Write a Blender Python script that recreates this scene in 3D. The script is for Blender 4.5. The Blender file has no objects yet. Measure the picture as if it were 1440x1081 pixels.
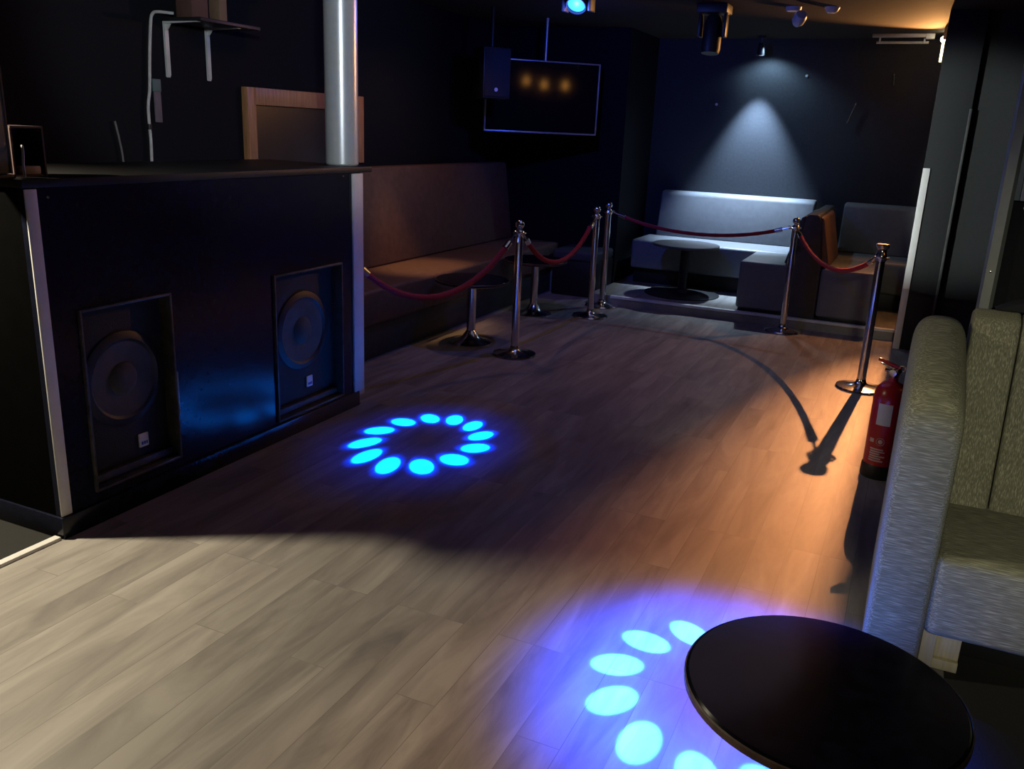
import bpy, bmesh, math, random
from mathutils import Vector, Matrix
random.seed(7)
C = bpy.context.scene.collection
sc = bpy.context.scene
PI = math.pi

# ------------------------------------------------------------------ materials
def newmat(name):
    m = bpy.data.materials.new(name); m.use_nodes = True
    nt = m.node_tree
    return m, nt, nt.nodes['Principled BSDF']

def link(nt, a, b): nt.links.new(a, b)

def mat(name, col, rough=.5, metal=0., var=.12, scale=12., bump=0., spec=.5, coat=0., stretch=(1, 1, 1)):
    """procedural material: base colour with gentle noise variation and optional bump"""
    m, nt, b = newmat(name)
    tc = nt.nodes.new('ShaderNodeTexCoord'); mp = nt.nodes.new('ShaderNodeMapping')
    mp.inputs['Scale'].default_value = stretch
    link(nt, tc.outputs['Object'], mp.inputs['Vector'])
    n = nt.nodes.new('ShaderNodeTexNoise'); n.inputs['Scale'].default_value = scale
    n.inputs['Detail'].default_value = 5
    link(nt, mp.outputs['Vector'], n.inputs['Vector'])
    r = nt.nodes.new('ShaderNodeValToRGB')
    r.color_ramp.elements[0].position = .3; r.color_ramp.elements[1].position = .7
    r.color_ramp.elements[0].color = tuple(c * (1 - var) for c in col) + (1,)
    r.color_ramp.elements[1].color = tuple(min(1, c * (1 + var)) for c in col) + (1,)
    link(nt, n.outputs['Fac'], r.inputs['Fac'])
    link(nt, r.outputs['Color'], b.inputs['Base Color'])
    b.inputs['Roughness'].default_value = rough
    b.inputs['Metallic'].default_value = metal
    b.inputs['Specular IOR Level'].default_value = spec
    b.inputs['Coat Weight'].default_value = coat
    if bump:
        bp = nt.nodes.new('ShaderNodeBump'); bp.inputs['Strength'].default_value = bump
        bp.inputs['Distance'].default_value = .004
        link(nt, n.outputs['Fac'], bp.inputs['Height']); link(nt, bp.outputs['Normal'], b.inputs['Normal'])
    return m

def emat(name, col, s):
    m, nt, b = newmat(name)
    b.inputs['Base Color'].default_value = (.6, .6, .6, 1)
    b.inputs['Emission Color'].default_value = tuple(col) + (1,)
    b.inputs['Emission Strength'].default_value = s
    return m

def floor_mat(name, scale_col=1.):
    m, nt, b = newmat(name)
    N = nt.nodes.new
    tc = N('ShaderNodeTexCoord')
    sep = N('ShaderNodeSeparateXYZ'); link(nt, tc.outputs['Object'], sep.inputs[0])
    com = N('ShaderNodeCombineXYZ')      # planks run along Y
    link(nt, sep.outputs['Y'], com.inputs['X']); link(nt, sep.outputs['X'], com.inputs['Y'])
    br = N('ShaderNodeTexBrick')
    br.offset = .37; br.offset_frequency = 3
    br.inputs['Scale'].default_value = 1
    br.inputs['Brick Width'].default_value = 1.15
    br.inputs['Row Height'].default_value = .13
    br.inputs['Mortar Size'].default_value = .0014
    br.inputs['Mortar Smooth'].default_value = .3
    br.inputs['Color1'].default_value = (.0, .0, .0, 1)
    br.inputs['Color2'].default_value = (1, 1, 1, 1)
    br.inputs['Mortar'].default_value = (0, 0, 0, 1)
    link(nt, com.outputs[0], br.inputs['Vector'])
    # grain stretched along the plank, shifted per plank
    mp = N('ShaderNodeMapping'); mp.inputs['Scale'].default_value = (7.5, 1.2, 1)
    link(nt, tc.outputs['Object'], mp.inputs['Vector'])
    add = N('ShaderNodeVectorMath'); add.operation = 'MULTIPLY_ADD'
    add.inputs[1].default_value = (7, 7, 7)
    link(nt, br.outputs['Color'], add.inputs[0]); link(nt, mp.outputs[0], add.inputs[2])
    n1 = N('ShaderNodeTexNoise'); n1.inputs['Scale'].default_value = 1.1; n1.inputs['Detail'].default_value = 7
    n1.inputs['Distortion'].default_value = .7; n1.inputs['Roughness'].default_value = .6
    link(nt, add.outputs[0], n1.inputs['Vector'])
    rp = N('ShaderNodeValToRGB')
    e = rp.color_ramp.elements
    k = scale_col
    e[0].position = .26; e[0].color = (.148 * k, .138 * k, .134 * k, 1)
    e[1].position = .66; e[1].color = (.345 * k, .325 * k, .298 * k, 1)
    x = e.new(.47); x.color = (.25 * k, .232 * k, .214 * k, 1)
    link(nt, n1.outputs['Fac'], rp.inputs['Fac'])
    tone = N('ShaderNodeMapRange'); tone.inputs['To Min'].default_value = .88; tone.inputs['To Max'].default_value = 1.08
    link(nt, br.outputs['Color'], tone.inputs['Value'])
    mul = N('ShaderNodeMix'); mul.data_type = 'RGBA'; mul.blend_type = 'MULTIPLY'; mul.inputs[0].default_value = 1
    link(nt, rp.outputs['Color'], mul.inputs[6]); link(nt, tone.outputs[0], mul.inputs[7])
    jo = N('ShaderNodeMix'); jo.data_type = 'RGBA'; jo.inputs[7].default_value = (.09, .08, .075, 1)
    jf = N('ShaderNodeMath'); jf.operation = 'MULTIPLY'; jf.inputs[1].default_value = .35
    link(nt, br.outputs['Fac'], jf.inputs[0]); link(nt, jf.outputs[0], jo.inputs[0])
    link(nt, mul.outputs[2], jo.inputs[6])
    link(nt, jo.outputs[2], b.inputs['Base Color'])
    b.inputs['Roughness'].default_value = .52
    b.inputs['Specular IOR Level'].default_value = .3
    bp = N('ShaderNodeBump'); bp.inputs['Strength'].default_value = .25; bp.inputs['Distance'].default_value = .002
    link(nt, n1.outputs['Fac'], bp.inputs['Height']); link(nt, bp.outputs['Normal'], b.inputs['Normal'])
    return m

def weave_mat(name, col, axis='Z', fine=320.):
    """coarse slub weave: threads running along one axis with pale slubs"""
    m, nt, b = newmat(name)
    N = nt.nodes.new
    tc = N('ShaderNodeTexCoord'); mp = N('ShaderNodeMapping')
    st = {'Z': (1, 1, .035), 'X': (.06, 1, 1)}[axis]
    mp.inputs['Scale'].default_value = st
    link(nt, tc.outputs['Object'], mp.inputs['Vector'])
    n = N('ShaderNodeTexNoise'); n.inputs['Scale'].default_value = fine; n.inputs['Detail'].default_value = 1.5
    link(nt, mp.outputs[0], n.inputs['Vector'])
    n2 = N('ShaderNodeTexNoise'); n2.inputs['Scale'].default_value = 14; n2.inputs['Detail'].default_value = 4
    link(nt, tc.outputs['Object'], n2.inputs['Vector'])
    rp = N('ShaderNodeValToRGB'); e = rp.color_ramp.elements
    e[0].position = .38; e[0].color = tuple(c * .72 for c in col) + (1,)
    e[1].position = .68; e[1].color = tuple(min(1, c * 1.65) for c in col) + (1,)
    x = e.new(.56); x.color = tuple(c * 1.05 for c in col) + (1,)
    link(nt, n.outputs['Fac'], rp.inputs['Fac'])
    tone = N('ShaderNodeMapRange'); tone.inputs['To Min'].default_value = .8; tone.inputs['To Max'].default_value = 1.15
    link(nt, n2.outputs['Fac'], tone.inputs['Value'])
    mul = N('ShaderNodeMix'); mul.data_type = 'RGBA'; mul.blend_type = 'MULTIPLY'; mul.inputs[0].default_value = 1
    link(nt, rp.outputs['Color'], mul.inputs[6]); link(nt, tone.outputs[0], mul.inputs[7])
    link(nt, mul.outputs[2], b.inputs['Base Color'])
    b.inputs['Roughness'].default_value = .9
    b.inputs['Specular IOR Level'].default_value = .15
    bp = N('ShaderNodeBump'); bp.inputs['Strength'].default_value = .5; bp.inputs['Distance'].default_value = .002
    link(nt, n.outputs['Fac'], bp.inputs['Height']); link(nt, bp.outputs['Normal'], b.inputs['Normal'])
    return m

M = dict(
    floor=floor_mat('oak_vinyl_planks'),
    platfloor=floor_mat('platform_planks', .9),
    carpet=mat('black_carpet', (.012, .012, .011), .95, bump=.5, scale=200),
    wall=mat('black_wall_paint', (.008, .0085, .012), .85, bump=.15, scale=60, spec=.15),
    wallback=mat('charcoal_wall_paint', (.036, .040, .046), .7, bump=.2, scale=40, spec=.25),
    pillar=mat('dark_slate_paint', (.009, .0105, .0125), .8, bump=.2, scale=40),
    ceiling=mat('dark_brown_ceiling', (.045, .036, .030), .85, spec=.1, scale=5, stretch=(1, 12, 1)),
    booth=mat('black_gloss_board', (.007, .008, .018), .21, spec=.3, var=.2, scale=30),
    endboard=mat('black_matt_board', (.003, .003, .003), 1., spec=0.),
    pillarstrip=mat('highlit_slate_edge', (.035, .038, .038), .6, var=.5, scale=8),
    boothtop=mat('dark_grey_laminate', (.016, .016, .017), .5, spec=.3),
    trim=mat('white_plastic_trim', (.62, .62, .61), .45, var=.05),
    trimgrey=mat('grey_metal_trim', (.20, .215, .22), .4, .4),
    column=mat('pale_grey_gloss_paint', (.66, .68, .7), .3, .35, var=.04, scale=30),
    chrome=mat('chrome', (.82, .82, .83), .16, 1., var=.03, scale=40),
    darkchrome=mat('dull_chrome', (.55, .55, .56), .2, 1., var=.05),
    rope=mat('red_velvet_rope', (.4, .022, .035), .8, var=.35, scale=90, bump=.6, stretch=(1, 1, 3)),
    tabletop=mat('black_table_top', (.005, .005, .011), .13, var=.4, scale=25, spec=.35),
    tableedge=mat('worn_walnut_edge', (.075, .048, .04), .45, var=.5, scale=30),
    darktable=mat('dark_laminate', (.075, .072, .072), .4),
    blackmetal=mat('black_metal', (.014, .014, .015), .4, .3),
    leather=mat('brown_leatherette', (.15, .085, .058), .55, var=.15, scale=18, bump=.1),
    greyleather=mat('grey_leatherette', (.17, .178, .185), .5, var=.08, scale=18, bump=.1),
    darkleather=mat('charcoal_leatherette', (.055, .057, .062), .55, var=.15, scale=18),
    weaveZ=weave_mat('olive_grey_slub_weave', (.235, .232, .165), 'Z'),
    weaveX=weave_mat('grey_slub_weave', (.25, .25, .178), 'X'),
    palewood=mat('pale_pine', (.56, .50, .31), .6, var=.12, scale=14, stretch=(6, 6, .6)),
    wood=mat('orange_wood', (.42, .2, .09), .45, var=.25, scale=8, stretch=(8, 8, .8)),
    mirror=mat('smoked_panel', (.035, .022, .020), .3, var=.2, scale=3),
    whitemetal=mat('white_painted_steel', (.62, .64, .62), .4, var=.08),
    cablewhite=mat('white_cable_sheath', (.55, .54, .52), .5),
    cablegrey=mat('grey_cable_sheath', (.16, .15, .14), .5),
    black=mat('matt_black_plastic', (.012, .012, .013), .5),
    greenblack=mat('green_black_plastic', (.11, .12, .095), .5),
    redbox=mat('dark_red_board', (.06, .028, .026), .6),
    beige=mat('beige_plastic', (.5, .42, .34), .5),
    teal=mat('teal_card', (.10, .17, .17), .6), mauve=mat('mauve_card', (.14, .12, .15), .6),
    brownbox=mat('brown_card', (.10, .05, .04), .7), tanbox=mat('tan_card', (.20, .13, .08), .7),
    cone=mat('speaker_cone_paper', (.055, .05, .045), .75, var=.3, scale=10),
    surround=mat('rubber_surround', (.014, .015, .018), .5),
    riser=mat('olive_grey_riser', (.30, .285, .23), .6), nosing=mat('pale_metal_nosing', (.8, .8, .78), .45),
    cabinet=mat('black_carpeted_cabinet', (.016, .017, .02), .75, bump=.5, scale=150),
    scuff=mat('scuffed_black_edge', (.045, .043, .04), .5, var=.6, scale=20),
    badge=mat('white_badge', (.75, .77, .8), .4, var=.04), badgeblue=mat('blue_badge_print', (.03, .06, .35), .4),
    bezel=mat('silver_bezel', (.5, .51, .54), .35, .6),
    screen=mat('black_glass_screen', (.006, .006, .007), .07, var=.05, spec=.7),
    red=mat('red_enamel', (.42, .018, .022), .28, coat=.4, var=.06),
    label=mat('pale_blue_label', (.68, .75, .78), .5, var=.03), print=mat('white_print', (.62, .50, .50), .5),
    brass=mat('brass', (.75, .58, .28), .25, 1.),
    detector=mat('white_detector_plastic', (.62, .64, .66), .45, var=.05),
    diffuser=mat('frosted_diffuser', (.5, .48, .45), .4),
    housing=mat('grey_lamp_housing', (.38, .38, .36), .5),
)
M['warmbulb'] = emat('warm_lamp_glow', (1, .86, .55), 30)
M['warmtube'] = emat('warm_tube_glow', (1, .82, .42), 5)
M['bluelens'] = emat('blue_lens_glow', (.05, .5, 1.), 1.7)
M['bluelens'].node_tree.nodes['Principled BSDF'].inputs['Base Color'].default_value = (.01, .04, .1, 1)
M['barbulb'] = emat('amber_bulb_glow', (1, .42, .08), 6)

# ------------------------------------------------------------------ mesh builder
class MB:
    def __init__(self): self.b = bmesh.new()
    def box(self, x0, x1, y0, y1, z0, z1, bev=0., seg=2):
        r = bmesh.ops.create_cube(self.b, size=1)
        for v in r['verts']:
            v.co = Vector(((x0 + x1) / 2 + v.co.x * (x1 - x0), (y0 + y1) / 2 + v.co.y * (y1 - y0), (z0 + z1) / 2 + v.co.z * (z1 - z0)))
        if bev:
            es = list({e for v in r['verts'] for e in v.link_edges})
            bmesh.ops.bevel(self.b, geom=es, offset=bev, segments=seg, profile=.5, affect='EDGES', clamp_overlap=True)
        return self
    def prism(self, pts, y0, y1, bev=0., seg=2, axis='Y'):
        """closed outline in (x,z) extruded along y (axis Y) or outline (y,z) along x (axis X) or (x,y) along z"""
        f = {'Y': lambda p, t: (p[0], t, p[1]), 'X': lambda p, t: (t, p[0], p[1]), 'Z': lambda p, t: (p[0], p[1], t)}[axis]
        a = [self.b.verts.new(f(p, y0)) for p in pts]; c = [self.b.verts.new(f(p, y1)) for p in pts]
        n = len(pts)
        fs = [self.b.faces.new(a), self.b.faces.new(c[::-1])]
        for i in range(n): fs.append(self.b.faces.new((a[i], c[i], c[(i + 1) % n], a[(i + 1) % n])))
        bmesh.ops.recalc_face_normals(self.b, faces=fs)
        if bev:
            es = list({e for q in fs for e in q.edges})
            bmesh.ops.bevel(self.b, geom=es, offset=bev, segments=seg, profile=.5, affect='EDGES', clamp_overlap=True)
        return self
    def lathe(self, prof, c=(0, 0, 0), seg=40, mtx=None):
        """prof: list of (r,z) from bottom to top, spun about z, then placed"""
        rings = []
        T = (mtx or Matrix.Identity(4))
        for r, z in prof:
            if r < 1e-6: rings.append([self.b.verts.new(Vector(c) + T @ Vector((0, 0, z)))])
            else: rings.append([self.b.verts.new(Vector(c) + T @ Vector((r * math.cos(2 * PI * i / seg), r * math.sin(2 * PI * i / seg), z))) for i in range(seg)])
        fs = []
        for a, d in zip(rings, rings[1:]):
            for i in range(seg):
                j = (i + 1) % seg
                if len(a) == 1 and len(d) == 1: continue
                if len(a) == 1: fs.append(self.b.faces.new((a[0], d[j], d[i])))
                elif len(d) == 1: fs.append(self.b.faces.new((a[i], a[j], d[0])))
                else: fs.append(self.b.faces.new((a[i], a[j], d[j], d[i])))
        bmesh.ops.recalc_face_normals(self.b, faces=fs)
        return self
    def sphere(self, c, r, u=20, v=12):
        bmesh.ops.create_uvsphere(self.b, u_segments=u, v_segments=v, radius=r, matrix=Matrix.Translation(c)); return self
    def tube(self, pts, r, seg=10, cap=True):
        pts = [Vector(p) for p in pts]; rings = []
        u = None
        for i, p in enumerate(pts):
            d = (pts[min(i + 1, len(pts) - 1)] - pts[max(i - 1, 0)]).normalized()
            if u is None:
                u = d.cross(Vector((0, 0, 1)))
                if u.length < 1e-3: u = d.cross(Vector((1, 0, 0)))
            else: u = u - d * u.dot(d)      # carry the frame along so the tube never twists
            u.normalize(); w = d.cross(u)
            rr = r[i] if isinstance(r, (list, tuple)) else r
            rings.append([self.b.verts.new(p + (u * math.cos(2 * PI * k / seg) + w * math.sin(2 * PI * k / seg)) * rr) for k in range(seg)])
        fs = []
        for a, d in zip(rings, rings[1:]):
            for k in range(seg): fs.append(self.b.faces.new((a[k], a[(k + 1) % seg], d[(k + 1) % seg], d[k])))
        if cap: fs.append(self.b.faces.new(rings[0][::-1])); fs.append(self.b.faces.new(rings[-1]))
        bmesh.ops.recalc_face_normals(self.b, faces=fs)
        return self
    def ring(self, c, R, r, mtx=None, n=24, seg=8):
        T = mtx or Matrix.Identity(4)
        vs = [[self.b.verts.new(Vector(c) + T @ Vector(((R + r * math.cos(2 * PI * k / seg)) * math.cos(2 * PI * i / n), (R + r * math.cos(2 * PI * k / seg)) * math.sin(2 * PI * i / n), r * math.sin(2 * PI * k / seg)))) for k in range(seg)] for i in range(n)]
        fs = []
        for i in range(n):
            for k in range(seg):
                fs.append(self.b.faces.new((vs[i][k], vs[(i + 1) % n][k], vs[(i + 1) % n][(k + 1) % seg], vs[i][(k + 1) % seg])))
        bmesh.ops.recalc_face_normals(self.b, faces=fs)
        return self
    def build(self, name, m, parent=None, smooth=True, angle=40):
        me = bpy.data.meshes.new(name); self.b.to_mesh(me); self.b.free()
        if smooth:
            for p in me.polygons: p.use_smooth = True
            try: me.set_sharp_from_angle(angle=math.radians(angle))
            except Exception: pass
        me.materials.append(M[m] if isinstance(m, str) else m)
        o = bpy.data.objects.new(name, me); C.objects.link(o)
        if parent is not None: o.parent = parent
        return o

def thing(name, label, cat, loc=(0, 0, 0), rz=0., group=None, rot=None):
    o = bpy.data.objects.new(name, None); C.objects.link(o)
    o.empty_display_size = .1
    o.location = loc; o.rotation_euler = rot or (0, 0, rz)
    o['label'] = label; o['category'] = cat
    if group: o['group'] = group
    return o
def tag(o, label, cat, group=None):
    o['label'] = label; o['category'] = cat
    if group: o['group'] = group
    return o
def struct(name, mb, m):
    o = mb.build(name, m); o['kind'] = 'structure'; return o
def copy_thing(src, loc, label, rz=0., group=None):
    r = src.copy(); C.objects.link(r); r.location = loc; r.rotation_euler = (0, 0, rz); r['label'] = label
    if group: r['group'] = group
    for ch in list(src.children):
        c = ch.copy(); C.objects.link(c); c.parent = r
        for g in list(ch.children):
            d = g.copy(); C.objects.link(d); d.parent = c
    return r
RX = lambda a: Matrix.Rotation(a, 4, 'X')
RY = lambda a: Matrix.Rotation(a, 4, 'Y')
RZ = lambda a: Matrix.Rotation(a, 4, 'Z')

CEIL = 2.6
# ------------------------------------------------------------------ the setting
struct('floor', MB().box(-2.83, 3.0, -3.0, 7.96, -.06, 0).box(-3.3, -2.83, 4.13, 7.96, -.06, 0).box(-4.1, -3.3, 4.13, 8.7, -.06, 0).box(-3.3, -2.78, 7.96, 8.7, -.06, 0), 'floor')
struct('floor_left', MB().box(-6.5, -2.83, -3.0, 4.13, -.06, -.001), 'carpet')
pf = struct('floor_platform', MB().box(-2.78, 3.0, 7.985, 9.75, -.06, .09), 'platfloor')
struct('floor_right', MB().box(.315, 3.0, -3.0, 3.5, -.001, .003), 'carpet')  # thin black layer over the planks, darkening this part of the floor
struct('trim_1', MB().box(-2.56, .006, 7.955, 7.985, -.0, .072), 'riser')                # dark riser of the platform
struct('trim_2', MB().box(-2.56, .006, 7.945, 8.0, .072, .096, .004), 'nosing')   # pale nosing
struct('ceiling', MB().box(-6.5, 3.0, -3.0, 9.75, CEIL, CEIL + .08), 'ceiling')
struct('wall_left', MB().box(-4.2, -4.1, 2.6, 8.8, 0, CEIL), 'wall')
struct('wall_far_left', MB().box(-6.6, -6.5, -3.0, 2.7, 0, CEIL).box(-6.5, -4.2, 2.6, 2.7, 0, CEIL), 'wall')
struct('wall_alcove', MB().box(-4.1, -2.78, 8.7, 8.8, 0, CEIL).box(-2.88, -2.78, 8.8, 9.8, 0, CEIL), 'wall')
struct('wall_back', MB().box(-2.9, 3.0, 9.7, 9.8, 0, CEIL), 'wallback')
struct('wall_right', MB().box(3.0, 3.1, -3.0, 9.8, 0, CEIL), 'wall')
struct('wall_front', MB().box(-6.6, 3.1, -3.1, -3.0, 0, CEIL), 'wall')
# pillar block at the right end of the platform and the wall it stands against
struct('wall_pillar', MB().box(.006, .268, 7.67, 8.3, 0, CEIL, .006).box(.052, .268, 8.3, 9.7, 0, CEIL), 'pillar')
struct('wall_recess', MB().box(.268, 3.0, 7.74, 7.84, 0, CEIL), 'pillar')
struct('trim_3', MB().box(.004, .056, 7.655, 7.672, 0, 1.45, .003), 'trim')      # white corner strip
struct('highlight_strip', MB().box(.252, .272, 7.66, 7.675, 0, 1.9, .004), 'pillarstrip')  # paler strip painting the highlight along the pillar's corner edge
# partition behind the grey sofa
struct('wall_partition', MB().box(.30, 3.0, 3.52, 3.62, 0, 1.445).box(.34, 3.0, 3.53, 3.61, 1.445, CEIL), 'wall')
struct('trim_5', MB().prism([(.262, 3.50), (.292, 3.495), (.305, 3.51), (.305, 3.63), (.285, 3.64), (.262, 3.63)], 0, CEIL, axis='Z'), 'trimgrey')
struct('trim_6', MB().box(.322, .342, 3.508, 3.53, 1.45, CEIL, .003), 'trimgrey')
struct('window_1', MB().box(.345, 3.0, 3.515, 3.53, 1.455, CEIL - .02), mat('tan_obscured_pane', (.22, .20, .165), .4))
# white edging strip between wood floor and dark carpet
struct('trim_7', MB().box(-2.86, -2.825, -3.0, 2.07, -.002, .014, .004), 'trim')

# round column standing on the far corner of the booth counter
col = struct('column', MB().lathe([(.0, 1.378), (.083, 1.378), (.09, 1.386), (.09, CEIL), (0, CEIL)], (-2.945, 4.125, 0), 48), 'column')

# ------------------------------------------------------------------ booth
YB0, YB1, XB = 2.085, 4.13, -2.83
bt = thing('dj_booth', 'black panelled booth with white corner strips and two bass speakers set into its front', 'booth', (XB, YB0, 0))
S1 = (2.245, 2.705, .135, .885); S2 = (3.365, 3.94, .10, .868)
def lb(mb, x0, x1, y0, y1, z0, z1, *a): return mb.box(x0 - XB, x1 - XB, y0 - YB0, y1 - YB0, z0, z1, *a)
fp = MB()
T0, T1 = XB - .03, XB
lb(fp, T0, T1, YB0, S1[0], .09, 1.345); lb(fp, T0, T1, S1[1], S2[0], .09, 1.345); lb(fp, T0, T1, S2[1], YB1, .09, 1.345)
lb(fp, T0, T1, S1[0], S1[1], .09, S1[2]); lb(fp, T0, T1, S1[0], S1[1], S1[3], 1.345)
lb(fp, T0, T1, S2[0], S2[1], .09, S2[2]); lb(fp, T0, T1, S2[0], S2[1], S2[3], 1.345)
fp.build('front_panel', 'booth', bt)
lb(MB(), XB - .75, T0, YB0, YB0 + .03, .09, 1.345).build('end_panel', 'endboard', bt)
lb(MB(), XB - .75, T0, YB1 - .03, YB1, .09, 1.345).build('end_panel', 'booth', bt)
pl = MB(); lb(pl, XB - .75, XB + .014, YB0 - .01, YB1 - .04, 0, .09, .004)
pl.build('plinth', 'booth', bt)
ct = MB(); lb(ct, XB - .75, XB + .012, YB0 - .015, YB1 + .10, 1.345, 1.376, .004)
ct.build('countertop', 'boothtop', bt)
tr = MB(); lb(tr, XB - .002, XB + .005, YB0 - .002, YB0 + .046, .092, 1.34, .002)
o = tr.build('corner_strip', 'trim', bt); o['label'] = 'white corner strip'
tr = MB(); lb(tr, XB, XB + .012, YB1 - .085, YB1 + .012, .06, 1.34, .003)
o = tr.build('corner_strip', 'trim', bt); o['label'] = 'white corner strip'
for y, z in ((YB0 + .09, 1.31), (YB1 - .16, 1.33)):
    s = MB().lathe([(0, 0), (.006, 0), (.005, .003), (0, .004)], (0, 0, 0), 12, RY(PI / 2)).build('screw_head', 'darkchrome', bt)
    s.location = (.0, y - YB0, z)

def subwoofer(S, wz, wr, by, bz, label):
    y0, y1, z0, z1 = S
    w, h = y1 - y0, z1 - z0
    t = thing('bass_speaker', label, 'speaker', (XB - .055, (y0 + y1) / 2, z0), 0, 'bass speakers set into the booth front')
    g = .008
    # cabinet box with the baffle a little behind the booth face
    cb = MB().box(-.5, 0, -w / 2 + g, w / 2 - g, .0, h - .006, .006)
    cb.build('cabinet', 'cabinet', t)
    fr = MB()
    fw = .012
    for a in ((-w / 2 + .001, -w / 2 + fw, .0, h), (w / 2 - fw, w / 2 - .001, .0, h), (-w / 2 + fw, w / 2 - fw, .0, fw), (-w / 2 + fw, w / 2 - fw, h - fw, h)):
        fr.box(-.002, .068, a[0], a[1], a[2], a[3], .003)
    fr.build('frame', 'scuff', t)
    c = (.002, 0, wz - z0)
    A = RY(PI / 2)
    MB().lathe([(wr, 0), (wr + .012, .006), (wr, .012), (wr - .02, .016), (wr - .035, .006)], c, 56, A).build('surround', 'surround', t)
    cn = MB().lathe([(wr - .03, .008), (wr * .45, -.045 + .048), (wr * .36, .001)], c, 56, A).build('cone', 'cone', t)
    MB().lathe([(wr * .37, .003), (wr * .3, .018), (wr * .16, .028), (0, .031)], c, 40, A).build('dust_cap', 'cone', t)
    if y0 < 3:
        MB().box(.055, .0695, w / 2 - .006, w / 2 + .004, .20, .40, .002).build('lit_edge', 'trimgrey', t)  # pale strip painting the light caught on the opening's far edge
    # low shelf lip under the woofer
    MB().box(.0, .03, -w / 2 + .018, w / 2 - .018, .016, .05, .004).build('lower_rail', 'scuff', t)
    bd = MB().box(.001, .010, by - .026, by + .026, bz - z0, bz - z0 + .062, .006).build('badge', 'badge', t)
    bd['label'] = 'small white badge with blue print'
    bd.location = (0, -(y0 + y1) / 2, 0)
    p = MB()
    for k, (a, b_) in enumerate(((-.016, -.006), (-.003, .006), (.009, .017))):
        p.box(.0102, .0108, by + a, by + b_, bz - z0 + .012, bz - z0 + .026)
    q = p.build('badge_print', 'badgeblue', bd, False)
    return t
subwoofer(S1, .55, .19, 2.55, .225, 'black bass speaker in left opening of booth front, nearer the white floor edging')
subwoofer(S2, .53, .20, 3.70, .205, 'black bass speaker in right opening of booth front, nearest the blue light ring')

# things on the counter
t = thing('monitor', 'dark grey-green flat panel standing on the left end of the booth counter', 'monitor', (-2.93, 2.08, 1.376))
MB().box(-.012, .012, -.12, .035, .012, .375, .006).build('panel', 'greenblack', t)
MB().box(-.05, .05, -.1, .02, 0, .012, .003).build('stand', 'black', t)
MB().box(.0125, .0145, .028, .035, .012, .375).build('edge', 'scuff', t)
t = thing('open_box', 'small open-fronted dark red box on booth counter beside the flat panel', 'box', (-2.98, 2.195, 1.376))
ob = MB().box(-.09, .05, -.065, -.058, 0, .175).box(-.09, .05, .058, .065, 0, .175).box(-.09, .05, -.058, .058, .168, .175).box(-.09, .05, -.058, .058, 0, .006).box(-.09, -.083, -.058, .058, .006, .168)
ob.build('shell', 'redbox', t)
MB().box(.05, .053, -.065, .065, .168, .175).box(.05, .053, .058, .065, .0, .168).build('edge_strip', 'scuff', t)
tag(MB().box(-2.965, -2.925, 2.165, 2.235, 1.3825, 1.4125, .005).build('plug', 'beige'), 'beige plug block lying in the small dark red box', 'plug')
tag(MB().tube([(-2.87, 2.125, 1.379), (-2.875, 2.128, 1.42), (-2.885, 2.14, 1.465), (-2.9, 2.15, 1.485)], .0045).build('cable_stub', 'cablewhite'), 'short white cable standing up in front of the small dark red box', 'cable')

# wall shelf on two white brackets
t = thing('wall_shelf', 'dark shelf on two white steel brackets high on the wall behind the booth', 'shelf', (-4.1, 4.2, 2.12))
MB().box(0, .3, -.2, .30, .0, .02, .003).build('board', 'black', t)
for y in (-.175, .155):
    b = MB().prism([(0, -.012), (.26, -.004), (.26, .0), (0, .0)], y - .014, y + .014)
    b.prism([(0, -.30), (.006, -.305), (.014, -.29), (.014, -.01), (0, -.01)], y - .014, y + .014)
    b.prism([(.014, -.04), (.018, -.012), (.05, -.012), (.018, -.05)], y - .004, y + .004)
    b.build('bracket', 'whitemetal', t)
tag(MB().box(-4.02, -3.9, 4.04, 4.17, 2.1405, 2.40, .004).build('carton', 'brownbox'), 'brown carton on the wall shelf, wider of the two there', 'box')
tag(MB().box(-3.98, -3.9, 4.26, 4.325, 2.1405, 2.38, .004).build('carton', 'tanbox'), 'narrow tan carton standing near the end of the wall shelf', 'box')
cz = [(-4.03, 4.03, 2.163), (-4.075, 3.96, 2.163), (-4.08, 3.925, 2.15), (-4.08, 3.905, 2.1), (-4.08, 3.88, 1.918), (-4.08, 3.863, 1.744), (-4.08, 3.843, 1.647), (-4.08, 3.842, 1.537), (-4.08, 3.844, 1.45), (-4.08, 3.839, 1.29), (-4.08, 3.83, .6), (-4.08, 3.83, 0)]
def smooth(pts, n=6):
    P = [Vector(p) for p in pts]; out = []
    for i in range(len(P) - 1):
        p0, p1, p2, p3 = P[max(i - 1, 0)], P[i], P[i + 1], P[min(i + 2, len(P) - 1)]
        for k in range(n):
            s = k / n
            out.append(.5 * ((2 * p1) + (p2 - p0) * s + (2 * p0 - 5 * p1 + 4 * p2 - p3) * s * s + (3 * p1 - p0 - 3 * p2 + p3) * s ** 3))
    return out + [P[-1]]
t = thing('hanging_cable', 'white cable hanging from the wall shelf down behind the booth counter', 'cable', (0, 0, 0))
MB().tube(smooth(cz), .009).build('cord', 'cablewhite', t)
MB().tube([(-4.08, 3.842, 1.55), (-4.08, 3.842, 1.52)], .0125).build('tie', 'black', t)
tag(MB().tube(smooth([(-4.085, 3.605, 1.56), (-4.085, 3.627, 1.45), (-4.085, 3.64, 1.34), (-4.085, 3.65, 1.0), (-4.08, 3.69, .4), (-4.08, 3.69, .0)]), .006).build('thin_cable', 'cablegrey'), 'thin grey cable hanging on dark wall left of the long white cable', 'cable')
t = thing('hanging_tag', 'teal and mauve card strip hanging beside the white cable', 'tag', (-4.1, 3.915, 1.6))
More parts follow.
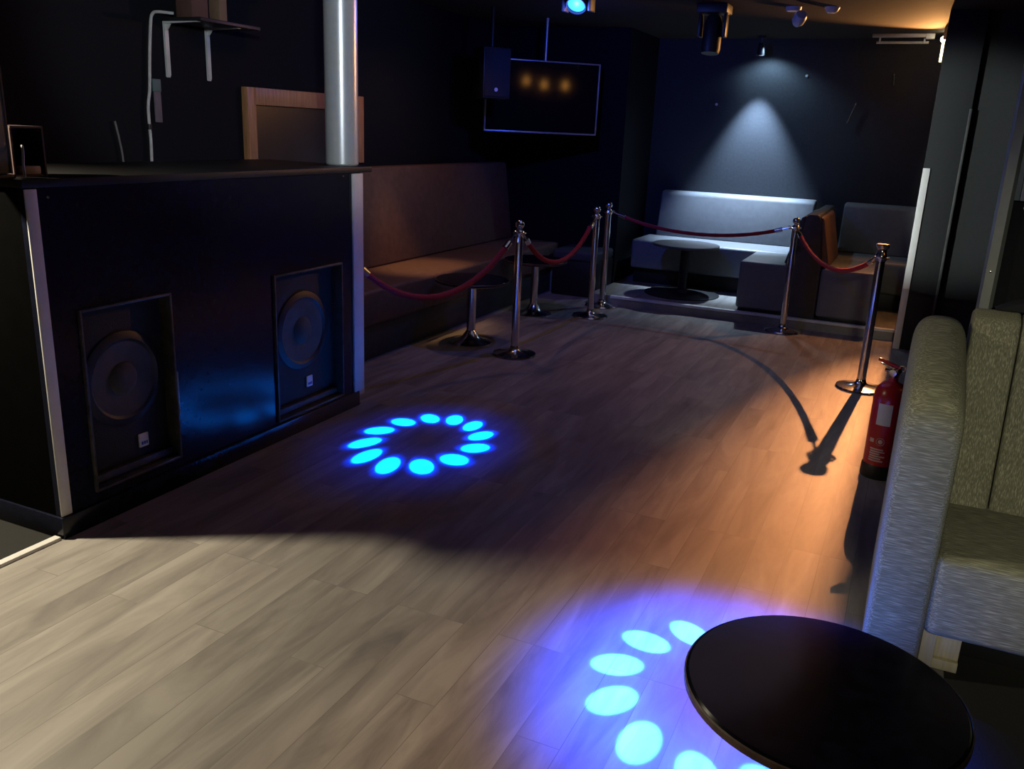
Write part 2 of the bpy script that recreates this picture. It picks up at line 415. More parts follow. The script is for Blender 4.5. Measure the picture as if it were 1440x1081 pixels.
MB().box(.01, .02, -.025, .035, .13, .2, .003).build('upper_card', 'teal', t)
MB().box(.01, .02, -.02, .03, -.04, .13, .003).build('lower_card', 'mauve', t)

# framed panel on the left wall
t = thing('framed_panel', 'dark wall panel in an orange wooden frame behind the booth counter', 'picture frame', (-4.1, 4.64, 0))
MB().box(0, .05, 0, .085, 1.3, 1.80, .004).build('side_rail', 'wood', t)
MB().box(0, .05, 1.25, 1.33, 1.3, 1.80, .004).build('side_rail', 'wood', t)
MB().box(0, .05, .085, 1.25, 1.69, 1.80, .004).build('top_rail', 'wood', t)
MB().box(0, .02, .085, 1.25, 1.3, 1.69).build('panel', 'mirror', t)

# ------------------------------------------------------------------ left bench
t = thing('banquette', 'long brown banquette with tall plain back along the left wall behind the booth', 'bench', (-4.085, 4.3, 0))
L = 8.42 - 4.3
MB().box(.02, .74, 0, L, 0, .25, .004).build('plinth', 'darkleather', t)
MB().box(.16, .78, 0, L, .25, .50, .025, 3).build('seat', 'leather', t)
MB().prism([(.0, .50), (.24, .50), (.14, 1.27), (.0, 1.27)], 0, L, .02, 3).build('backrest', 'leather', t)
MB().box(.74, .782, L - .10, L - .04, 0, .25, .003).build('leg', 'palewood', t)
# ------------------------------------------------------------------ pub tables
def pub_table(name, label, loc, R, h, poler, baseR, top='tabletop', metal='chrome', edge=True, group=None, flat=False):
    t = thing(name, label, 'table', loc, 0, group)
    tp = MB().lathe([(0, h - .028), (R - .012, h - .028), (R, h - .02), (R, h - .006), (R - .006, h), (0, h)], seg=72)
    tt = tp.build('table_top', top, t)
    if edge:
        MB().lathe([(R + .0005, h - .022), (R + .004, h - .02), (R + .004, h - .006), (R + .0005, h - .0035)], seg=72).build('edge_band', 'tableedge', tt)
    MB().lathe([(0, .02), (poler, .02), (poler, h - .04), (0, h - .04)], seg=28).build('pole', metal, t)
    if flat:
        b = MB().lathe([(0, 0), (baseR, 0), (baseR, .008), (baseR - .02, .016), (poler + .03, .028), (poler + .012, .05), (0, .05)], seg=64)
    else:
        b = MB().lathe([(0, 0), (baseR, 0), (baseR, .008), (baseR - .015, .018), (baseR * .6, .03), (poler * 2, .05), (poler * 1.3, .085), (poler, .1), (0, .1)], seg=56)
    b.build('base', metal, t)
    MB().lathe([(0, h - .045), (.1, h - .045), (.11, h - .029), (0, h - .029)], seg=28).build('top_plate', 'blackmetal', t)
    return t
g = 'low round tables by the brown banquette'
t1 = pub_table('pub_table', 'low round black table on chrome stem, nearer the booth of the pair by the banquette', (-2.985, 5.84, 0), .28, .5, .034, .165, group=g)
copy_thing(t1, (-3.01, 7.12, 0), 'low round black table on chrome stem, farther of the pair by the banquette', .4)
pub_table('platform_table', 'round dark table with wide flat base on the platform before grey bench', (-2.0, 8.53, .09), .325, .5, .045, .37, 'darktable', 'blackmetal', False, flat=True)
pub_table('coffee_table', 'round black table with worn brown rim in front of the olive grey sofa', (-.019, 1.743, 0), .289, .5, .04, .2, 'tabletop', 'blackmetal')

# ------------------------------------------------------------------ stanchions and ropes
def stanchion(label, loc, ball=True, grp='chrome rope posts'):
    t = thing('stanchion', label, 'rope post', loc, 0, grp)
    MB().lathe([(0, 0), (.16, 0), (.163, .006), (.158, .016), (.13, .022), (.05, .034), (.034, .05), (.03, .07), (0, .07)], seg=56).build('base', 'chrome', t)
    MB().lathe([(0, .06), (.029, .06), (.029, .9), (0, .9)], seg=28).build('pole', 'chrome', t)
    if ball:
        MB().lathe([(0, .88), (.034, .88), (.036, .892), (.036, .908), (.03, .918), (.018, .926), (.016, .935), (0, .935)], seg=28).sphere((0, 0, .958), .033).build('ball_cap', 'chrome', t)
    else:
        MB().lathe([(0, .88), (.034, .88), (.036, .892), (.036, .925), (.03, .935), (.03, .955), (.04, .965), (.042, .985), (.037, .99), (0, .99)], seg=28).build('flat_cap', 'chrome', t)
    MB().ring((0, 0, .9), .044, .006).build('rope_ring', 'chrome', t)
    return t
SP = [(-2.54, 5.69), (-2.54, 7.34), (-2.61, 7.87), (-.90, 7.775), (-.155, 6.2)]
st = stanchion('chrome rope post with ball top, nearest the booth', SP[0] + (0,))
copy_thing(st, SP[1] + (0,), 'chrome ball-topped rope post, nearer one of the close pair below the television')
copy_thing(st, SP[2] + (0,), 'chrome ball-topped rope post at left end of platform edge, farther of close pair')
copy_thing(st, SP[3] + (0,), 'chrome ball-topped rope post in front of the bench divider, midway along the platform edge')
stanchion('chrome rope post with flat top, beside the red fire extinguisher', SP[4] + (0,), False)

def rope(label, a, b, za, zb, sag, r=.0165):
    """velvet rope between two points with metal ends and clips"""
    a = Vector((a[0], a[1], za)); b = Vector((b[0], b[1], zb))
    d = (b - a); d.z = 0; d.normalize()
    a = a + d * .05; b = b - d * .05
    t = thing('barrier_rope', label, 'rope', a, 0, 'red velvet ropes')
    n = 36
    pts = []
    for i in range(n + 1):
        s = i / n
        p = a.lerp(b, s); p.z -= sag * (1 - (2 * s - 1) ** 2) * (1 + .12 * (2 * s - 1) ** 2)
        pts.append(p - a)
    k = 2
    MB().tube(pts[k:n - k + 1], [r * (1 + .05 * math.sin(i * 2.3)) for i in range(len(pts[k:n - k + 1]))], 12).build('rope', 'rope', t)
    for e, q in (((pts[k + 0], pts[k + 1]), pts[0]), ((pts[n - k], pts[n - k - 1]), pts[n])):
        f = MB().tube([e[0] + (e[0] - e[1]).normalized() * .03, e[0] + (e[0] - e[1]).normalized() * -.03], r * 1.18, 14)
        f.tube([q + Vector((0, 0, .0)), e[0] + (e[0] - e[1]).normalized() * .02], .006, 8)
        f.ring(q, .012, .004, RX(PI / 2), 14, 6)
        f.build('end_cap', 'chrome', t)
    return t
rope('red rope from the nearest post sagging away behind the booth', (-2.97, 4.19), SP[0], .83, .9, .33, .02)
rope('short red rope hanging below the television between two posts', SP[0], SP[1], .9, .9, .30, .019)
rope('long red rope stretched in front of the grey bench and platform table', SP[2], SP[3], .9, .9, .13, .016)
rope('red rope in front of bench divider, ending at flat-topped post', SP[3], SP[4], .9, .9, .20, .0165)
tag(MB().box(-3.0, -2.94, 4.131, 4.139, .80, .86, .002).tube([(-2.97, 4.138, .83), (-2.97, 4.23, .83)], .006).build('rope_hook', 'chrome'), 'small chrome rope hook on the back end of the booth', 'hook')

# ------------------------------------------------------------------ corner seating on the platform
Z0 = .09
def back_bench(label, x0, x1, end):
    t = thing('back_bench', label, 'bench', (x0, 9.685, Z0), 0, 'benches along the back wall')
    w = x1 - x0
    MB().box(.02, w, -.74, -.02, 0, .16, .003).build('plinth', 'black', t)
    MB().box(0, w, -.83, -.2, .16, .46, .03, 3).build('seat', 'greyleather', t)
    MB().prism([(-.28, .46), (-.0, .46), (-.0, .94), (-.14, .94), (-.18, .91)], end, w, .02, 3, 'X').build('backrest', 'greyleather', t)
back_bench('long grey bench with leaning back under the bright patch of wall, left of the divider', -2.66, -.94, .1)
back_bench('short grey bench on the back wall in the dim bay right of the divider', -.66, .045, 0)
t = thing('bench_divider', 'high dark seat divider with sloping padded sides between two bench bays', 'divider', (-.80, 8.0, Z0))
pts = [(-.13, 0), (.13, 0), (.13, .46), (.075, .88), (.055, .915), (-.03, .915), (-.055, .88), (-.13, .46)]
MB().prism(pts, 0, 1.42, .015, 3).build('core', 'darkleather', t)
MB().prism([(.125, .47), (.19, .47), (.10, .88), (.07, .9)], .03, 1.0, .012, 3).build('back_pad', 'leather', t)
MB().prism([(-.125, .47), (-.19, .47), (-.09, .88), (-.05, .9)], .03, 1.0, .012, 3).build('back_pad', 'darkleather', t)
def ret_seat(label, x0, x1, m, gap):
    t = thing('return_seat', label, 'bench', (x0, 8.0, Z0), 0, 'end seats either side of the divider')
    MB().box(.02, x1 - x0 - .02, .03, .80, 0, .03, .003).build('plinth', 'black', t)
    MB().box(0, x1 - x0, .0, .82, .03, .46, .025, 3).build('seat', m, t)
    return t
ret_seat('grey end seat left of the divider, facing the platform table', -1.37, -.935, 'greyleather', 0)
ret_seat('end seat right of the divider, in the dim bay behind the flat-topped rope post', -.665, -.19, 'greyleather', 0)
# low dark box seat under the television
t = thing('box_seat', 'low black box seat against the wall beneath the television', 'bench', (-2.79, 8.68, 0))
MB().box(-.48, 0, -.5, 0, 0, .36, .01).build('base', 'black', t)
MB().box(-.48, 0.0, -.52, 0, .36, .46, .025, 3).build('seat', 'darkleather', t)

# ------------------------------------------------------------------ television, speaker
t = thing('television', 'black flat television with thin silver bezel hung in the far left corner', 'television', (-3.345, 7.88, 1.90), 0, None, (math.radians(.9), 0, math.radians(41)))
w, h = .56, .325
MB().box(-w + .008, w - .008, .0, .05, -h + .008, h - .008, .01).build('housing', 'black', t)
fr = MB()
fr.box(-w, -w + .014, -.012, .02, -h, h, .002).box(w - .014, w, -.012, .02, -h, h, .002).box(-w, w, -.012, .02, -h, -h + .016, .002).box(-w, w, -.012, .02, h - .012, h, .002)
fr.build('bezel', 'bezel', t)
MB().box(-w + .014, w - .014, -.006, .0, -h + .016, h - .012).build('screen', 'screen', t)
MB().tube([(.03, .06, .1), (.03, .06, CEIL - 1.9)], .013).build('ceiling_pole', 'bezel', t)
MB().box(-.12, .18, .05, .075, -.15, .2, .004).build('mount_plate', 'blackmetal', t)
t = thing('wall_speaker', 'black loudspeaker hung in front of the left side of the television', 'speaker', (-3.52, 7.15, 1.87), .9)
MB().box(-.13, .13, -.1, .12, -.02, .40, .01).build('cabinet', 'black', t)
MB().box(-.118, .118, -.108, -.1, 0, .385, .003).build('grille', 'cabinet', t)
MB().lathe([(0, 0), (.016, 0), (.016, .003), (0, .004)], (-.01, -.108, .055), 18, RX(PI / 2)).build('logo_badge', 'badge', t)
MB().tube([(0, .02, .40), (0, .02, CEIL - 1.87)], .016).build('ceiling_pole', 'blackmetal', t)

# ------------------------------------------------------------------ ceiling fixtures
def aim(p, q):
    return (Vector(q) - Vector(p)).to_track_quat('-Z', 'Y').to_euler()
SLX, SLY = -2.32, 5.93
L1, R1 = (SLX, SLY - .08, 2.47), (-2.185, 3.79, 0)
t = thing('stage_light', 'ceiling stage light with bright glowing blue lens above the television', 'stage light', (SLX, SLY, CEIL))
MB().box(-.11, .11, -.02, .2, -.06, 0, .008).build('base', 'black', t)
MB().box(-.105, -.085, .04, .14, -.2, -.06, .004).build('yoke_arm', 'black', t)
MB().box(.085, .105, .04, .14, -.2, -.06, .004).build('yoke_arm', 'black', t)
dv = (Vector(R1) - Vector(L1)).normalized()
q = dv.to_track_quat('Z', 'Y').to_matrix().to_4x4()
hc = Vector((0, .09, -.10))
MB().lathe([(0, -.12), (.05, -.12), (.075, -.06), (.078, .08), (.07, .095), (.064, .095), (.064, .08)], hc, 32, q).build('head', 'black', t)
MB().lathe([(0.062, .078), (.045, .092), (0, .098)], hc, 32, q).build('lens', 'bluelens', t)
LENS1 = Vector((SLX, SLY, CEIL)) + hc + dv * .115

t = thing('moving_head', 'unlit black moving head lamp hanging from ceiling left of the bright wall spot', 'stage light', (-1.66, 7.25, CEIL))
MB().box(-.12, .12, -.1, .1, -.07, 0, .01).build('base', 'black', t)
MB().box(-.11, -.085, -.04, .04, -.24, -.07, .006).build('yoke_arm', 'blackmetal', t)
MB().box(.085, .11, -.04, .04, -.24, -.07, .006).build('yoke_arm', 'blackmetal', t)
MB().lathe([(0, -.15), (.05, -.15), (.07, -.1), (.075, .1), (.068, .13), (0, .125)], (0, 0, -.23), 32, RX(math.radians(172))).build('head', 'black', t)
MB().box(.086, .114, -.03, .03, -.075, -.03, .004).build('power_plug', 'beige', t)

t = thing('security_sensor', 'white ceiling sensor with tilted ball head, left of the round smoke detector', 'sensor', (-1.095, 7.45, CEIL))
MB().lathe([(0, -.03), (.05, -.03), (.058, -.02), (.06, 0), (0, 0)], seg=32).build('mount', 'detector', t)
MB().lathe([(0, -.065), (.03, -.06), (.048, -.03), (.05, .02), (.04, .045), (0, .05)], (.055, -.02, -.085), 28, RX(.9) @ RY(.4)).build('ball_head', 'detector', t)
t = thing('smoke_detector', 'round white smoke detector on dark ceiling beside the orange-lit patch', 'smoke detector', (-.815, 7.48, CEIL))
MB().lathe([(0, -.042), (.03, -.042), (.045, -.03), (.05, -.018), (.055, -.012), (.056, 0), (0, 0)], seg=36).build('body', 'detector', t)
MB().lathe([(0, 0), (.004, 0), (.003, -.003), (0, -.004)], (.046, -.02, -.03), 10).build('indicator', 'badge', t)
t = thing('batten_light', 'unlit twin batten light fixture across ceiling near the back wall', 'ceiling light', (-.36, 9.3, CEIL))
MB().box(-.26, .26, -.03, .03, -.03, 0, .004).build('channel', 'diffuser', t)
MB().box(.2, .275, -.036, .036, -.045, 0, .004).build('end_cap', 'detector', t)
MB().tube([(-.22, .05, -.07), (.23, .05, -.07)], .012).build('tube', 'diffuser', t)
MB().box(-.2, -.185, .03, .06, -.075, 0).build('tube_clip', 'detector', t)
MB().box(.185, .2, .03, .06, -.075, 0).build('tube_clip', 'detector', t)

FL = Vector((-.03, 9.1, 2.52))
t = thing('wall_lamp', 'glowing warm lamp with grey housing high on the pillar side', 'wall lamp', (.020, 9.0, 2.30))
MB().box(-.035, .032, -.25, -.17, .20, .30, .004).build('housing', 'housing', t)
MB().sphere((-.03, .12, .235), .026).build('bulb', 'warmbulb', t)
MB().tube([(-.028, .06, .04), (-.028, .06, .20)], .011).build('tube', 'warmtube', t)
MB().box(-.018, .032, .04, .08, .02, .26, .003).build('backplate', 'housing', t)

def spot(label, loc, tilt, rz, s=1.):
    t = thing('ceiling_spotlight', label, 'spotlight', loc, rz, 'small ceiling spotlights')
    MB().lathe([(0, 0), (.04, 0), (.04, -.02), (0, -.02)], seg=24).build('mount', 'black', t)
    MB().tube([(0, 0, -.02), (0, 0, -.07)], .008).build('stem', 'chrome', t)
    h = MB().lathe([(0, .04), (.022, .04), (.03, .0), (.036, -.08), (.03, -.08), (.026, -.06), (0, -.058)], (0, 0, -.1), 24, RX(tilt)).build('head', 'blackmetal', t)
    MB().lathe([(.0365, -.078), (.039, -.08), (.0365, -.083), (.034, -.08)], (0, 0, -.1), 24, RX(tilt)).build('rim', 'chrome', h)
    return t
SPT = Vector((-1.66, 9.47, CEIL))
spot('small ceiling spotlight lighting the bright patch of back wall', SPT, .12, 0)
for (x0, z0, x1, z1, lab) in ((-.395, 2.27, -.385, 2.17, 'short highlight modelled in chrome on dark back wall, nearest the batten light'), (-.705, 1.99, -.765, 1.80, 'thin tilted reflection streak modelled in chrome on back wall to the right of the spot-lit patch')):
    tag(MB().tube([(x0, 9.70, z0 + .005), (x0, 9.675, z0), (x1, 9.672, z1)], .006, 8).sphere((x0, 9.672, z0), .011, 12, 8).build('wall_glint', 'darkchrome'), lab, 'hook')  # thin wall highlights modelled in chrome; the tilted one is a reflection streak
for x, z, lab in ((-1.214, 2.246, 'tiny pale wall plug on back wall, right of the spotlight'), (-2.1, 1.946, 'tiny pale wall plug on back wall, left of the bright patch')):
    tag(MB().lathe([(0, 0), (.014, 0), (.012, .01), (0, .012)], (x, 9.7, z), 14, RX(PI / 2)).build('wall_plug', 'detector'), lab, 'wall plug')

# ------------------------------------------------------------------ fire extinguisher
t = thing('fire_extinguisher', 'red fire extinguisher with white label standing beside the sofa arm', 'fire extinguisher', (.033, 4.53, 0), math.radians(-14))
r = .078
MB().lathe([(0, .065), (r, .065), (r, .41), (r * .97, .435), (r * .86, .465), (r * .6, .488), (r * .3, .498), (.022, .51), (.022, .525), (0, .525)], seg=48).build('cylinder', 'red', t)
MB().lathe([(0, 0), (r + .004, 0), (r + .006, .006), (r + .005, .06), (r + .001, .072), (r - .003, .072), (0, .07)], seg=48).build('base_skirt', 'black', t)
v = MB().lathe([(0, .52), (.024, .52), (.026, .54), (.022, .56), (.014, .568), (0, .57)], seg=20)
v.tube([(0, 0, .545), (-.045, -.01, .55)], .009).tube([(0, 0, .55), (.03, -.03, .56)], .011)
v.build('valve', 'brass', t)
MB().lathe([(0, 0), (.017, 0), (.017, .012), (0, .013)], (.0, -.02, .545), 18, RX(PI / 2)).build('gauge', 'chrome', t)
MB().prism([(-.085, .59), (-.08, .605), (.03, .575), (.03, .56)], -.008, .008, .002).build('handle', 'red', t)
MB().prism([(-.07, .575), (-.07, .582), (.03, .562), (.03, .555)], -.007, .007, .001).build('lever', 'chrome', t)
MB().ring((.035, -.01, .57), .014, .003, RX(PI / 2), 16, 6).build('pin_ring', 'brass', t)
def patch(a0, a1, z0, z1, rr, n=10):
    b = MB(); c = []
    for i in range(n + 1):
        a = a0 + (a1 - a0) * i / n
        c.append([b.b.verts.new((q * math.cos(a), q * math.sin(a), z)) for q, z in ((rr, z0), (rr, z1), (rr - .0008, z1), (rr - .0008, z0))])
    for u, w_ in zip(c, c[1:]):
        for k in range(4): b.b.faces.new((u[k], u[(k + 1) % 4], w_[(k + 1) % 4], w_[k]))
    b.b.faces.new(c[0]); b.b.faces.new(c[-1][::-1])
    bmesh.ops.recalc_face_normals(b.b, faces=b.b.faces[:])
    return b
D = math.radians
o = patch(D(-111), D(-61), .285, .395, r + .0012).build('label', 'label', t); o['label'] = 'pale blank paper label'
pr = MB()
for i, (a0, a1) in enumerate(((-118, -70), (-116, -64), (-118, -80), (-116, -62), (-118, -74), (-119, -66))):
    q = patch(D(a0), D(a1), .155 - i * .012, .155 - i * .012 + .007, r + .001, 8)
    me = bpy.data.meshes.new('tmp'); q.b.to_mesh(me); q.b.free(); pr.b.from_mesh(me); bpy.data.meshes.remove(me)
pr.build('instruction_print', 'print', t)
sy = MB()
for a in (-84,):
    ca = D(a)
    Rm = RZ(ca + PI / 2) @ RX(PI / 2)
    sy.lathe([(0, 0), (.011, 0), (.011, .001), (0, .001)], ((r + .0005) * math.cos(ca), (r + .0005) * math.sin(ca), .20), 24, Rm)
    sy.ring(((r + .0008) * math.cos(ca), (r + .0008) * math.sin(ca), .20), .019, .0013, Rm, 24, 6)
sy.build('symbol', 'print', t)
q = patch(D(-125), D(-108), .19, .21, r + .001, 6); q.build('symbol', 'print', t)
t['group'] = 'fire safety'
del t['group']

# ------------------------------------------------------------------ sofa
t = thing('sofa', 'olive grey woven sofa with tall rounded arm behind the near round table', 'sofa', (.06, 2.72, .003))
arm = MB()
aw, secs = .172, []
for y, zt, ins in ((0, .80, .022), (.004, .835, .012), (.014, .87, .004), (.035, .9, .0), (.08, .93, 0), (.16, .958, 0), (.3, .99, 0), (.45, 1.02, 0), (.58, 1.042, 0), (.64, 1.045, .002), (.66, 1.03, .012)):
    n = 18; row = [(ins, .01), (ins, .3), (ins, .6)]
    hw = aw / 2 - ins; rh = .11
    for i in range(n + 1):
        a = PI - PI * i / n
        sx = math.copysign(abs(math.cos(a)) ** .72, math.cos(a)); sz = abs(math.sin(a)) ** .72
        row.append((aw / 2 + hw * sx, zt - rh + rh * sz))
    row += [(aw - ins, .6), (aw - ins, .3), (aw - ins, .01)]
    secs.append([arm.b.verts.new((p[0], y, p[1])) for p in row])
fs = [arm.b.faces.new(secs[0]), arm.b.faces.new(secs[-1][::-1])]
for u, w_ in zip(secs, secs[1:]):
    for i in range(len(u)):
        j = (i + 1) % len(u); fs.append(arm.b.faces.new((u[i], u[j], w_[j], w_[i])))
bmesh.ops.recalc_face_normals(arm.b, faces=fs)
arm.build('arm', 'weaveX', t, angle=60)
MB().box(.165, 1.9, .0, .56, .145, .425, .035, 4).build('seat', 'weaveX', t)
bk = MB()
x = .178
prof = lambda: [(.46, .40), (.60, .36), (.72, .36), (.74, 1.0), (.72, 1.07), (.66, 1.085), (.60, 1.06), (.575, .98)]
wch = [.150, .155, .15, .15, .15, .15, .15, .15, .15, .15, .15, .1]
for k in wch:
    bk.prism(prof(), x + .0015, x + k - .0015, .016, 3, 'X'); x += k
bk.build('backrest', 'weaveZ', t)
o = MB().box(.163, .215, .06, .11, .0, .15, .003).build('leg', 'palewood', t); o['label'] = 'pale bare timber leg'
o = MB().box(.215, .29, .095, .13, .0, .15, .002).box(.215, .29, .075, .095, .0, .035, .002).build('leg_bracket', 'palewood', t); o['label'] = 'pale bare timber bracket'
MB().box(.29, 1.9, .2, .62, .0, .15, .003).build('plinth', 'black', t)
# scatter of black cloth on top of the sofa back
xs = [i * .04 for i in range(26)]
cl = MB()
pts = [(.0, 0), (.06, .03), (.12, .045), (.25, .035), (.5, .03), (1.2, .02), (1.5, 0)]
cl.prism(pts, -.05, .04, .012, 2)
o = cl.build('folded_cloth', mat('black_cloth', (.006, .007, .01), .9)); o.location = (.30, 3.41, 1.0865)
tag(o, 'black cloth lying along the top edge behind the sofa back', 'cloth')
bolt = MB().lathe([(0, 0), (.007, 0), (.006, .003), (0, .004)], (.345, 3.52, 1.425), 12, RX(PI / 2)).build('screw_head', 'darkchrome')
bolt.parent = bpy.data.objects['wall_partition']
bolt = MB().lathe([(0, 0), (.004, 0), (.0035, .003), (0, .004)], (.276, 3.497, 1.2), 12, RX(PI / 2)).build('screw_head', 'chrome')
bolt.parent = bpy.data.objects['trim_5']

# amber pendant bulbs over the bar area to the right (seen mirrored in the television)
def pendant(loc, label):
    t = thing('pendant_lamp', label, 'lamp', loc, 0, 'amber pendant lamps')
    MB().tube([(0, 0, 0), (0, 0, CEIL - loc[2])], .004, 8).build('flex', 'black', t)
    MB().lathe([(0, 0), (.03, -.02), (.05, -.08), (.04, -.13), (0, -.15)], seg=24).build('bulb', 'barbulb', t)
    return t
for p in ((2.3, 4.9, 2.2), (2.3, 4.5, 2.2), (2.3, 4.15, 2.25)):
    pendant(p, 'amber pendant lamp over the bar to the right, mirrored in the television')

# ------------------------------------------------------------------ lights
def light(kind, name, loc, energy, col, target=None, **kw):
    d = bpy.data.lights.new(name, kind); d.energy = energy; d.color = col
    for k, v in kw.items(): setattr(d, k, v)
    o = bpy.data.objects.new(name, d); C.objects.link(o); o.location = loc
    if target is not None: o.rotation_euler = aim(loc, target)
    return o

def gobo(name, loc, target, energy, ring, petals=12, tilt=25., phase=0., core=(.05, .75, 1.), edge=(0, .08, 1.), halo=.02, soft=1.):
    """spot lamp whose beam carries a ring of leaf-shaped apertures (a gobo in the light path)"""
    o = light('SPOT', name, loc, energy, (1, 1, 1), target, spot_size=2 * math.atan(ring * 2.6), spot_blend=.6, shadow_soft_size=.004)
    d = o.data; d.use_nodes = True; nt = d.node_tree
    N = nt.nodes.new
    em = next(n for n in nt.nodes if n.type == 'EMISSION')
    tc = N('ShaderNodeTexCoord'); sp = N('ShaderNodeSeparateXYZ'); link(nt, tc.outputs['Normal'], sp.inputs[0])
    def m(op, a, b=None, c=None):
        n = N('ShaderNodeMath'); n.operation = op
        for i, v in enumerate((a, b, c)):
            if v is None: continue
            if isinstance(v, (int, float)): n.inputs[i].default_value = v
            else: link(nt, v, n.inputs[i])
        return n.outputs[0]
    az = m('ABSOLUTE', sp.outputs['Z'])
    x = m('DIVIDE', sp.outputs['X'], az); y = m('DIVIDE', sp.outputs['Y'], az)
    r = m('SQRT', m('ADD', m('MULTIPLY', x, x), m('MULTIPLY', y, y)))
    an = m('ARCTAN2', y, x)
    f = m('FRACT', m('ADD', m('MULTIPLY', m('DIVIDE', an, 2 * PI), petals), 5.5 + phase))
    da = m('MULTIPLY', m('SUBTRACT', f, .5), 2 * PI / petals)
    u = m('SUBTRACT', m('MULTIPLY', r, m('COSINE', da)), ring); v = m('MULTIPLY', r, m('SINE', da))
    ct, s_ = math.cos(D(tilt)), math.sin(D(tilt))
    u2 = m('ADD', m('MULTIPLY', u, ct), m('MULTIPLY', v, s_)); v2 = m('SUBTRACT', m('MULTIPLY', v, ct), m('MULTIPLY', u, s_))
    a, b = ring * .28, ring * .185
    e = m('SQRT', m('ADD', m('POWER', m('ABSOLUTE', m('DIVIDE', u2, a)), 2), m('POWER', m('ABSOLUTE', m('DIVIDE', v2, b)), 2)))
    def step(lo, hi):
        n = N('ShaderNodeMapRange'); n.interpolation_type = 'SMOOTHSTEP'
        n.inputs['From Min'].default_value = hi; n.inputs['From Max'].default_value = lo
        link(nt, e, n.inputs['Value']); return n.outputs[0]
    c1 = step(.75, 1.0); c2 = step(.55, 1.55 * soft)
    rr = m('DIVIDE', m('SUBTRACT', r, ring), ring * .8)
    hl = m('MULTIPLY', m('EXPONENT', m('MULTIPLY', m('MULTIPLY', rr, rr), -1.6)), halo)
    ed = m('ADD', m('MULTIPLY', c2, .22), hl)
    def sc_col(col, val):
        n = N('ShaderNodeVectorMath'); n.operation = 'SCALE'; n.inputs[0].default_value = col
        link(nt, val, n.inputs['Scale']); return n.outputs[0]
    ad = N('ShaderNodeVectorMath'); link(nt, sc_col(core, c1), ad.inputs[0]); link(nt, sc_col(edge, ed), ad.inputs[1])
    link(nt, ad.outputs[0], em.inputs['Color']); em.inputs['Strength'].default_value = 1
    return o
gobo('blue_gobo_beam_far', LENS1, R1, 20500, .0885, tilt=25, core=(.0, .20, 1.), edge=(0, .035, 1.), halo=.014)
L2 = Vector((-.75, 3.1, 2.5))
gobo('blue_gobo_beam_near', L2, (-.297, 2.319, 0), 5200, .339 / 2.66, tilt=25, core=(.04, .42, 1.), edge=(0, .06, 1.), halo=.75)

light('AREA', 'left_bar_light', (-3.5, 1.703, 1.95), 92, (1, .86, .61), (-2.9, .8, 0), shape='DISK', size=.14)
light('SPOT', 'pillar_strip_fill', (-3.85, 1.3, 2.3), 2000, (.92, 1, .93), (.1, 7.67, 1.45), spot_size=D(15), spot_blend=.6, shadow_soft_size=.08)  # unseen narrow spot, added to brighten the white strip on the pillar
o = light('SPOT', 'pillar_lamp_beam', (.02, 8.98, 2.52), 1600, (1, .38, .13), (-.06, 4.0, 0), spot_size=D(64), spot_blend=1., shadow_soft_size=.015)
o.scale = (.33, 1, 1)
light('SPOT', 'pillar_lamp_wide', (.02, 8.98, 2.52), 110, (1, .40, .13), (-.25, 6.3, 0), spot_size=D(78), spot_blend=1., shadow_soft_size=.015)
light('SPOT', 'pillar_lamp_up', (-.02, 9.1, 2.40), 210, (1, .45, .14), (-.4, 8.0, 2.62), spot_size=D(76), spot_blend=.8, shadow_soft_size=.03)
light('SPOT', 'pillar_lamp_down', (-.02, 8.96, 2.45), 26, (1, .42, .13), (-.45, 8.5, .5), spot_size=D(44), spot_blend=.7, shadow_soft_size=.03)
light('SPOT', 'wall_spot_beam', SPT + Vector((0, .0, -.19)), 640, (.50, .70, 1), SPT + Vector((0, .0, -2.5)), spot_size=D(62), spot_blend=.7, shadow_soft_size=.02)
light('SPOT', 'wall_spot_core', SPT + Vector((0, -.02, -.19)), 150, (.70, .84, 1), (-1.62, 8.95, .5), spot_size=D(66), spot_blend=1., shadow_soft_size=.02)
light('SPOT', 'wall_spot_spill', SPT + Vector((.08, .0, -.10)), 24, (.48, .74, 1), SPT + Vector((.06, .05, -2.5)), spot_size=D(140), spot_blend=.6, shadow_soft_size=.02)
light('SPOT', 'bench_downlight', (-3.5, 5.9, 2.5), 95, (1, .55, .25), (-3.55, 6.1, .5), spot_size=D(34), spot_blend=.9, shadow_soft_size=.05)
light('SPOT', 'bench_spill', (-3.2, 6.2, 2.5), 14, (1, .5, .28), (-3.7, 6.3, .7), spot_size=D(125), spot_blend=.8, shadow_soft_size=.05)
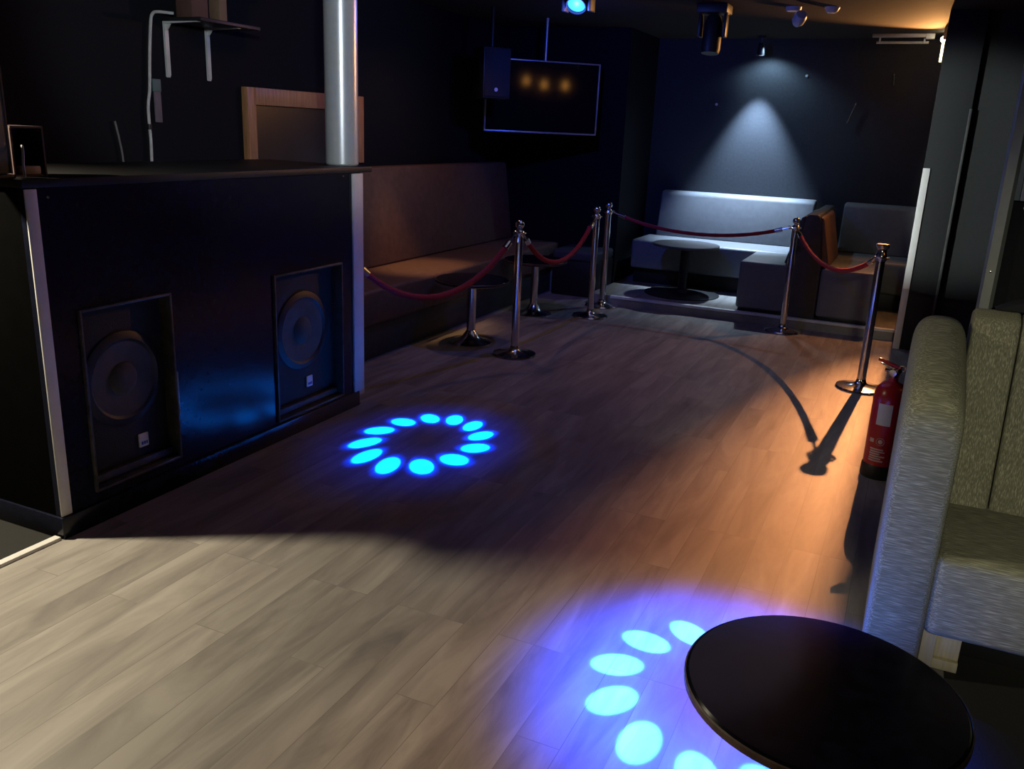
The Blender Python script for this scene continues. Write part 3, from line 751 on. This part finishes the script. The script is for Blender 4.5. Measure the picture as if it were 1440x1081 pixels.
light('POINT', 'stage_light_spill', LENS1 + dv * .07, 18, (.08, .15, 1), shadow_soft_size=.03)
light('SPOT', 'stage_light_wash', LENS1 + dv * .05 + Vector((-.05, .2, -.1)), 45, (.04, .10, 1), (-3.0, 8.7, 1.6), spot_size=D(90), spot_blend=.8, shadow_soft_size=.03)
light('SPOT', 'rear_sofa_light', (.5, -1.4, 2.35), 255, (1, .94, .70), (.75, 3.1, .75), spot_size=D(28), spot_blend=.8, shadow_soft_size=.2)
light('SPOT', 'rear_booth_light', (.7, -.6, 2.4), 420, (.86, .95, 1), (-3.5, 4.1, 2.05), spot_size=D(23), spot_blend=.5, shadow_soft_size=.1)
light('AREA', 'ambient_fill', (-1.3, 5.2, CEIL - .03), 2.2, (.72, .66, 1), (-1.3, 5.2, 0), shape='DISK', size=2.2)  # unseen disc under the ceiling, added as ambient fill for the middle floor

w = bpy.data.worlds.new('World'); sc.world = w; w.use_nodes = True
w.node_tree.nodes['Background'].inputs['Color'].default_value = (.3, .4, .7, 1)
w.node_tree.nodes['Background'].inputs['Strength'].default_value = .004

# ------------------------------------------------------------------ camera
cam = bpy.data.cameras.new('camera'); co = bpy.data.objects.new('camera', cam); C.objects.link(co)
sc.camera = co
f, pitch, roll, yaw = 1215., .2890, .0440, -.4210
cam.sensor_width = 36; cam.sensor_fit = 'HORIZONTAL'; cam.lens = 36 * f / 1440; cam.clip_start = .02
fw = Vector((math.sin(yaw) * math.cos(pitch), math.cos(yaw) * math.cos(pitch), -math.sin(pitch)))
rt = Vector((math.cos(yaw), -math.sin(yaw), 0)); up = rt.cross(fw)
r2 = rt * math.cos(roll) + up * math.sin(roll); u2 = -rt * math.sin(roll) + up * math.cos(roll)
mt = Matrix(((r2.x, u2.x, -fw.x, 0), (r2.y, u2.y, -fw.y, 0), (r2.z, u2.z, -fw.z, 1.62), (0, 0, 0, 1)))
co.matrix_world = mt

vs = sc.view_settings
sc.display_settings.display_device = 'sRGB'
vs.view_transform = 'Standard'; vs.look = 'None'; vs.exposure = 0; vs.gamma = 1
vs.use_curve_mapping = False
